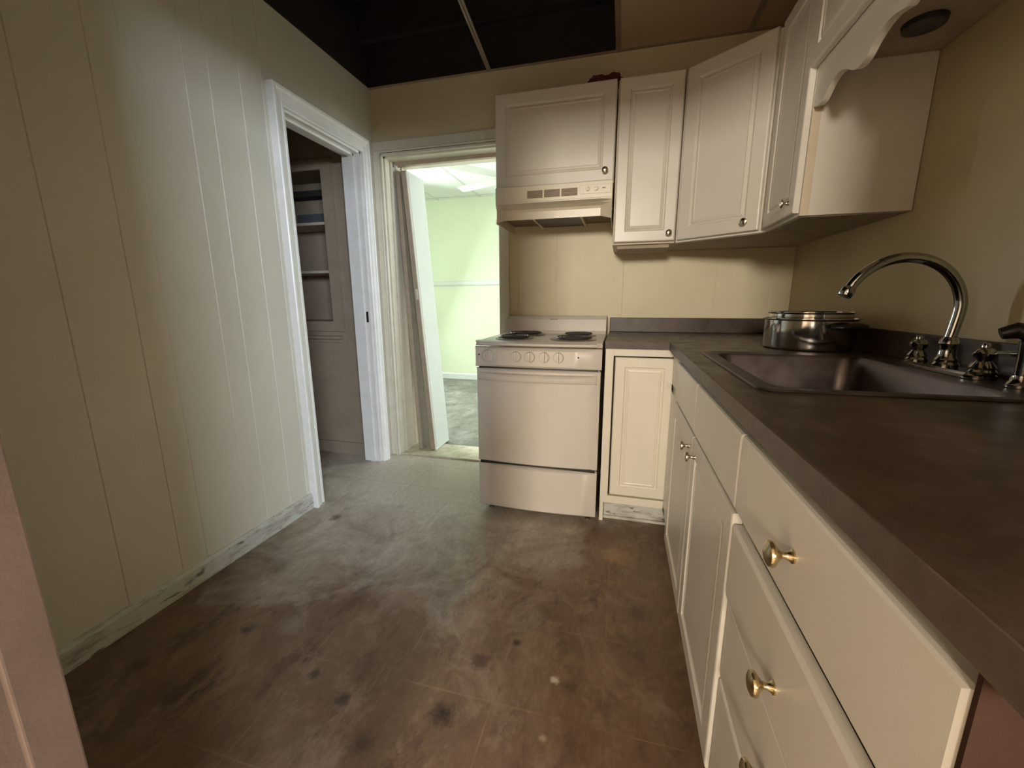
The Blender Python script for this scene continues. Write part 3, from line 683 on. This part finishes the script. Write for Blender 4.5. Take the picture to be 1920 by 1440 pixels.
obj('storage_drawer', bowed(0.040, 0.282, 1.962, 1.940, 0.022), 'enamel', t, smooth=True)
od = obj('oven_door', bowed(0.294, 0.791, 1.962, 1.938, 0.022), 'enamel', t, smooth=True)
bm = B(); bx(bm, rx0+0.01, rx1-0.01, 1.944, 1.964, 0.278, 0.300); obj('drawer_gap', bm, 'black', t)
bm = B(); bx(bm, rx0+0.012, rx1-0.012, 1.946, 1.964, 0.786, 0.802); obj('door_gap', bm, 'black', t)
# handle: full-width bowed grip
bm = B(); loops = []
for k in range(25):
    x = rx0+0.016+(rx1-rx0-0.032)*k/24; u = abs(k/12-1); pj = 0.030*(1-u**6)
    yy = 1.936-bow(x, 0.022)
    loops.append([(x, yy+0.004, 0.728), (x, yy-pj*0.8, 0.734), (x, yy-pj, 0.742), (x, yy-pj, 0.758), (x, yy-pj*0.7, 0.768), (x, yy+0.004, 0.772)])
rings_mesh(bm, loops); obj('handle', bm, 'enamel', od, smooth=True)
cp = obj('control_panel', bowed(0.797, 0.898, 1.962, 1.936, 0.022, 0.014, xa=rx0-0.006, xb=rx1+0.004), 'enamel', t, smooth=True)
for x, r in ((-0.632, 0.031), (-0.486, 0.026), (-0.418, 0.026), (-0.348, 0.026), (-0.280, 0.026)):
    bm = B(); yk = 1.936-bow(x, 0.022)
    lathe(bm, [(0.0001, 0), (r, 0), (r, 0.004), (r*0.93, 0.010), (r*0.86, 0.012), (0.0001, 0.012)], (x, yk+0.001, 0.856), '-y', 32)
    bx(bm, x-0.0045, x+0.0045, yk-0.024, yk-0.008, 0.856-r*0.9, 0.856+r*0.9, 0.002)
    obj('knob', bm, 'enamel', cp, smooth=True)
for x in (-0.682, -0.186):
    bm = B(); lathe(bm, [(0.0001, 0), (0.0045, 0), (0.004, 0.003), (0.0001, 0.003)], (x, 1.937-bow(x, 0.022), 0.858), '-y', 16); obj('indicator_light', bm, 'black', cp, smooth=True)
ct = obj('cooktop', (lambda bm: (bx(bm, rx0-0.006, rx1+0.004, 1.972, 2.575, 0.900, 0.926, 0.006), bm)[1])(bowed(0.900, 0.928, 1.990, 1.936, 0.022, 0.010, xa=rx0-0.006, xb=rx1+0.004)), 'enamel', t, smooth=True)
for bxx, by, br in ((-0.545, 2.115, 0.078), (-0.235, 2.115, 0.095), (-0.545, 2.365, 0.095), (-0.235, 2.365, 0.078)):
    bm = B(); lathe(bm, [(br+0.022, 0.927), (br+0.024, 0.930), (br+0.014, 0.932), (br+0.004, 0.929), (br*0.4, 0.9275), (0.0001, 0.9275)], (bxx, by, 0), seg=40); pan = obj('drip_pan', bm, 'steel', ct, smooth=True)
    bm = B(); pa = []
    turns = 4.2; nn = 120
    for k in range(nn+1):
        q = k/nn; a = 2*PI*turns*q; r = 0.018+(br-0.018)*q; pa.append((bxx+r*math.cos(a), by+r*math.sin(a), 0.9385))
    tube(bm, pa, 0.0052, 8); obj('burner_coil', bm, 'coil', ct, smooth=True)
bm = B(); prism(bm, [(2.478, 0.926), (2.490, 0.945), (2.505, 1.010), (2.520, 1.026), (2.575, 1.030), (2.575, 0.926)], 'x', rx0+0.004, rx1-0.002)
bg_ = obj('backguard', bm, 'enamel', t)
bm = B(); bx(bm, -0.420, -0.372, 2.5045, 2.5085, 1.008, 1.0125, 0.0006, 1); obj('badge', bm, 'grille', bg_, label='tiny illegible brown nameplate')
for x, y in ((rx0+0.05, 2.00), (rx1-0.04, 2.00), (rx0+0.05, 2.53), (rx1-0.04, 2.53)):
    bm = B(); lathe(bm, [(0.0001, 0), (0.014, 0), (0.014, 0.008), (0.006, 0.012), (0.006, 0.036), (0.0001, 0.036)], (x, y, 0), seg=16); obj('foot', bm, 'steel', t, smooth=True)

# ------------------------------------------------------------------ wall cabinets
ZU, ZL = 2.155, 1.400
UF = D-0.33
t = thing('wall_cabinet', 'wide short white wall cabinet above the range hood', 'cabinet', (-0.37, 2.43, 1.70))
bm = B(); bx(bm, -0.672, -0.068, UF, D-0.002, 1.700, ZU-0.003, 0.001, 1); obj('carcass', bm, 'cab', t)
bm = B(); door_panel(bm, -0.678, -0.070, 1.706, ZU, 0.019, 0.055); dd_ = obj('door', bm, 'cab', t, mtx=fr(0, UF-0.020, 0))
obj('knob', knob_bm(-0.112, UF-0.020, 1.752, 0.95), 'nickel', dd_, smooth=True)
t = thing('wall_cabinet', 'tall narrow white wall cabinet right of the range hood', 'cabinet', (0.085, 2.43, ZL))
bm = B(); bx(bm, -0.062, 0.238, UF, D-0.002, ZL, ZU-0.003, 0.001, 1); obj('carcass', bm, 'cab_edge', t)
bm = B(); door_panel(bm, -0.056, 0.234, ZL+0.010, ZU, 0.019, 0.05); dd_ = obj('door', bm, 'cab', t, mtx=fr(0, UF-0.020, 0))
obj('knob', knob_bm(0.204, UF-0.020, ZL+0.045, 0.95), 'nickel', dd_, smooth=True)
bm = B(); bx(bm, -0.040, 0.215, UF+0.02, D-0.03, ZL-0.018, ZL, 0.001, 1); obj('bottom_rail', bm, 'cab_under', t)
# diagonal corner cabinet
ax, ay, bx_, by_ = 0.242, UF, 0.567, 2.020
t = thing('corner_wall_cabinet', 'diagonal white corner wall cabinet with one raised-panel door', 'cabinet', (0.6, 2.3, ZL))
bm = B(); prism(bm, [(ax, ay), (ax, D-0.002), (XR-0.002, D-0.002), (XR-0.002, by_), (bx_, by_)], 'z', ZL, ZU-0.003); obj('carcass', bm, 'cab', t)
bm = B(); prism(bm, [(ax+0.006, ay+0.008), (ax+0.006, D-0.01), (XR-0.01, D-0.01), (XR-0.01, by_+0.01), (bx_+0.004, by_+0.008)], 'z', ZL-0.003, ZL); obj('bottom', bm, 'cab_under', t)
ang = math.atan2(by_-ay, bx_-ax); ln = math.hypot(bx_-ax, by_-ay); md = fr(ax, ay, 0, ang)
bm = B(); door_panel(bm, 0.016, ln-0.024, ZL+0.010, ZU, 0.019, 0.055); dd_ = obj('door', bm, 'cab', t, mtx=md @ Matrix.Translation((0, -0.020, 0)))
obj('knob', knob_bm(ln-0.075, -0.020, ZL+0.048, 0.95), 'nickel', dd_, mtx=md, smooth=True)
# cabinet on the right wall
YW = 1.674
FU = fr(bx_, by_, 0, -PI/2)
t = thing('wall_cabinet', 'white wall cabinet on the right wall beside the sink, its plain end panel facing us', 'cabinet', (0.72, 1.85, ZL))
bm = B(); bx(bm, bx_, XR-0.002, YW, by_-0.002, ZL, ZU-0.003, 0.001, 1); obj('carcass', bm, 'cab', t)
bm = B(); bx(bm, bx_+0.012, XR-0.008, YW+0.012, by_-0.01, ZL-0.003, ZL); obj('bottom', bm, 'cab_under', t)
bm = B(); bx(bm, bx_-0.0, bx_+0.026, YW-0.002, YW+0.0, ZL, 1.735); obj('face_frame_edge', bm, 'cab_edge', t)
bm = B(); door_panel(bm, 0.018, by_-YW-0.004, ZL+0.010, ZU, 0.019, 0.05); dd_ = obj('door', bm, 'cab', t, mtx=FU @ Matrix.Translation((0, -0.020, 0)))
obj('knob', knob_bm(by_-YW-0.052, -0.020, ZL+0.052, 0.95), 'nickel', dd_, mtx=FU, smooth=True)
# short cabinet over the sink
t = thing('wall_cabinet', 'short white wall cabinet above the scalloped valance over the sink', 'cabinet', (0.72, 1.2, 1.85))
bm = B(); bx(bm, bx_, XR-0.002, 0.76, YW-0.002, 1.85, ZU-0.003, 0.001, 1); obj('carcass', bm, 'cab', t)
bm = B(); bx(bm, bx_+0.012, XR-0.006, 0.77, YW-0.006, 1.846, 1.850); obj('bottom', bm, 'cab_under', t)
for y0, y1 in ((1.690, 1.225), (1.219, 0.762)):
    bm = B(); door_panel(bm, by_-y0, by_-y1, 1.846, ZU, 0.019, 0.05); obj('door', bm, 'cab', t, mtx=FU @ Matrix.Translation((0, -0.020, 0)))
# scalloped valance
t = obj('valance', B(), 'cab'); bpy.data.objects.remove(t)
pts = [(YW-0.003, 1.850), (YW-0.003, 1.735)]
prof = [(1.660, 1.728), (1.640, 1.722), (1.612, 1.722), (1.590, 1.735), (1.560, 1.752), (1.525, 1.758), (1.490, 1.752), (1.460, 1.738), (1.430, 1.722), (1.400, 1.716), (1.370, 1.722), (1.345, 1.738), (1.310, 1.752), (1.275, 1.757), (1.240, 1.750), (1.222, 1.745)]
mir = [(2*1.219-y, z) for y, z in reversed(prof)]
def smooth_pts(P_, n=4):
    out = []
    for i in range(len(P_)-1):
        p0, p1, p2, p3 = P_[max(i-1, 0)], P_[i], P_[i+1], P_[min(i+2, len(P_)-1)]
        for k in range(n):
            u = k/n; out.append(tuple(0.5*((2*p1[j])+(-p0[j]+p2[j])*u+(2*p0[j]-5*p1[j]+4*p2[j]-p3[j])*u*u+(-p0[j]+3*p1[j]-3*p2[j]+p3[j])*u**3) for j in range(2)))
    out.append(P_[-1]); return out
outline = [(YW-0.003, 1.846)] + smooth_pts([(YW-0.003, 1.728)]+prof+mir) + [(0.764, 1.728), (0.764, 1.846)]
bm = B(); prism(bm, outline, 'x', bx_+0.001, bx_+0.019)
t = obj('valance', bm, 'cab'); t['label'] = 'scalloped white valance board below the short cabinet above the sink'; t['category'] = 'valance'
t = thing('puck_light', 'round dark recessed light under the cabinet behind the valance', 'light', (0.745, 1.500, 1.84))
bm = B(); lathe(bm, [(0.032, 1.834), (0.037, 1.832), (0.046, 1.834), (0.048, 1.846), (0.032, 1.846)], (0.745, 1.500, 0), seg=40); obj('trim_ring', bm, 'black', t, smooth=True)
bm = B(); lathe(bm, [(0.0001, 1.838), (0.032, 1.839), (0.032, 1.846), (0.0001, 1.846)], (0.745, 1.500, 0), seg=40); obj('lens', bm, 'grille', t, smooth=True)
# crumpled cloth on top of the hood cabinet
bm = B(); bmesh.ops.create_icosphere(bm, subdivisions=4, radius=1)
for v in bm.verts:
    n_ = v.co.copy(); k = 1+0.18*math.sin(7*n_.x+3*n_.y)+0.12*math.sin(13*n_.y+5*n_.z+2)+0.08*math.sin(21*n_.x+9*n_.z)
    v.co = Vector((n_.x*0.090*k, n_.y*0.045*k, max(n_.z, -0.35)*0.034*k))
t = obj('cloth', bm, 'red', mtx=Matrix.Translation((-0.125, 2.305, ZU+0.008)), smooth=True); t['label'] = 'crumpled dark red cloth lying on top of the hood cabinet'; t['category'] = 'cloth'

# ------------------------------------------------------------------ range hood
hx0, hx1 = -0.668, -0.070
hy = 2.150
t = thing('range_hood', 'almond under-cabinet range hood with vent slots above the range', 'range hood', (-0.37, 2.37, 1.51))
bm = B()
# front fascia with vent openings is a solid band; below it the visor steps back
bx(bm, hx0, hx1, 2.200, D-0.004, 1.620, 1.698, 0.003)
obj('housing', bm, 'hood', t)
bm = B()
# recessed lower lip: cove under the fascia, then a vertical band; flanks come forward at both ends
def lip(x, yb, zb):
    o_ = [(x, 2.2015, 1.6225), (x, 2.2015, 1.6160), (x, 2.2015+(yb-2.2015)*0.45, 1.6080), (x, 2.2015+(yb-2.2015)*0.9, 1.5960), (x, yb, 1.584), (x, yb, zb)]
    i_ = [(x, p[1]+0.004, p[2]+0.002) for p in reversed(o_)]
    return o_+i_
rings_mesh(bm, [lip(hx0+0.003, 2.212, 1.528), lip(hx0+0.030, 2.262, 1.546), lip(-0.128, 2.262, 1.546), lip(hx1-0.003, 2.210, 1.524)])
obj('lip', bm, 'hood', t)
for xs in (hx0+0.0005, hx1-0.0045):
    bm = B(); prism(bm, [(2.2005, 1.6225), (2.206, 1.606), (2.224, 1.592), (2.228, 1.566), (2.214, 1.545), (2.208, 1.522), (D-0.004, 1.522), (D-0.004, 1.6225)], 'x', xs, xs+0.004)
    obj('side_plate', bm, 'hood', t)
bm = B(); bx(bm, hx0+0.006, hx1-0.006, 2.268, D-0.006, 1.568, 1.574); obj('inner_pan', bm, 'grille', t)
bm = B(); bx(bm, -0.475, -0.235, 2.275, D-0.03, 1.552, 1.568, 0.003); obj('filter', bm, 'black', t)
for xr in (-0.487, -0.233):
    bm = B(); bx(bm, xr, xr+0.010, 2.27, D-0.02, 1.548, 1.568, 0.001, 1); obj('filter_rail', bm, 'hood', t)
for x0, x1 in ((-0.497, -0.417), (-0.409, -0.329), (-0.321, -0.241)):
    bm = B(); bx(bm, x0, x1, 2.1985, 2.203, 1.637, 1.673)
    g = obj('vent_grille', bm, 'grille', t)
    bm = B()
    for k in range(6): bx(bm, x0, x1, 2.1965, 2.200, 1.6395+k*0.006, 1.6415+k*0.006)
    obj('louvre', bm, 'tan', g)
bm = B(); bx(bm, -0.228, -0.078, 2.1975, 2.2005, 1.640, 1.682, 0.001, 1); cp_ = obj('switch_plate', bm, 'hood', t)
for x in (-0.190, -0.148):
    bm = B(); lathe(bm, [(0.0001, 0), (0.011, 0), (0.010, 0.008), (0.0001, 0.009)], (x, 2.198, 1.663), '-y', 24); bx(bm, x-0.002, x+0.002, 2.184, 2.192, 1.654, 1.672); obj('knob', bm, 'hood', cp_, smooth=True)
bm = B(); bx(bm, -0.120, -0.104, 2.1962, 2.198, 1.661, 1.665); obj('badge', bm, 'grille', cp_, label='tiny illegible dark nameplate')

# painted-over plate low on the back wall by the doorway
bm = B(); bx(bm, -0.692, -0.640, D-0.003, D+0.001, 1.05, 1.262, 0.001, 1); struct(obj('trim_15', bm, 'wall_back'))
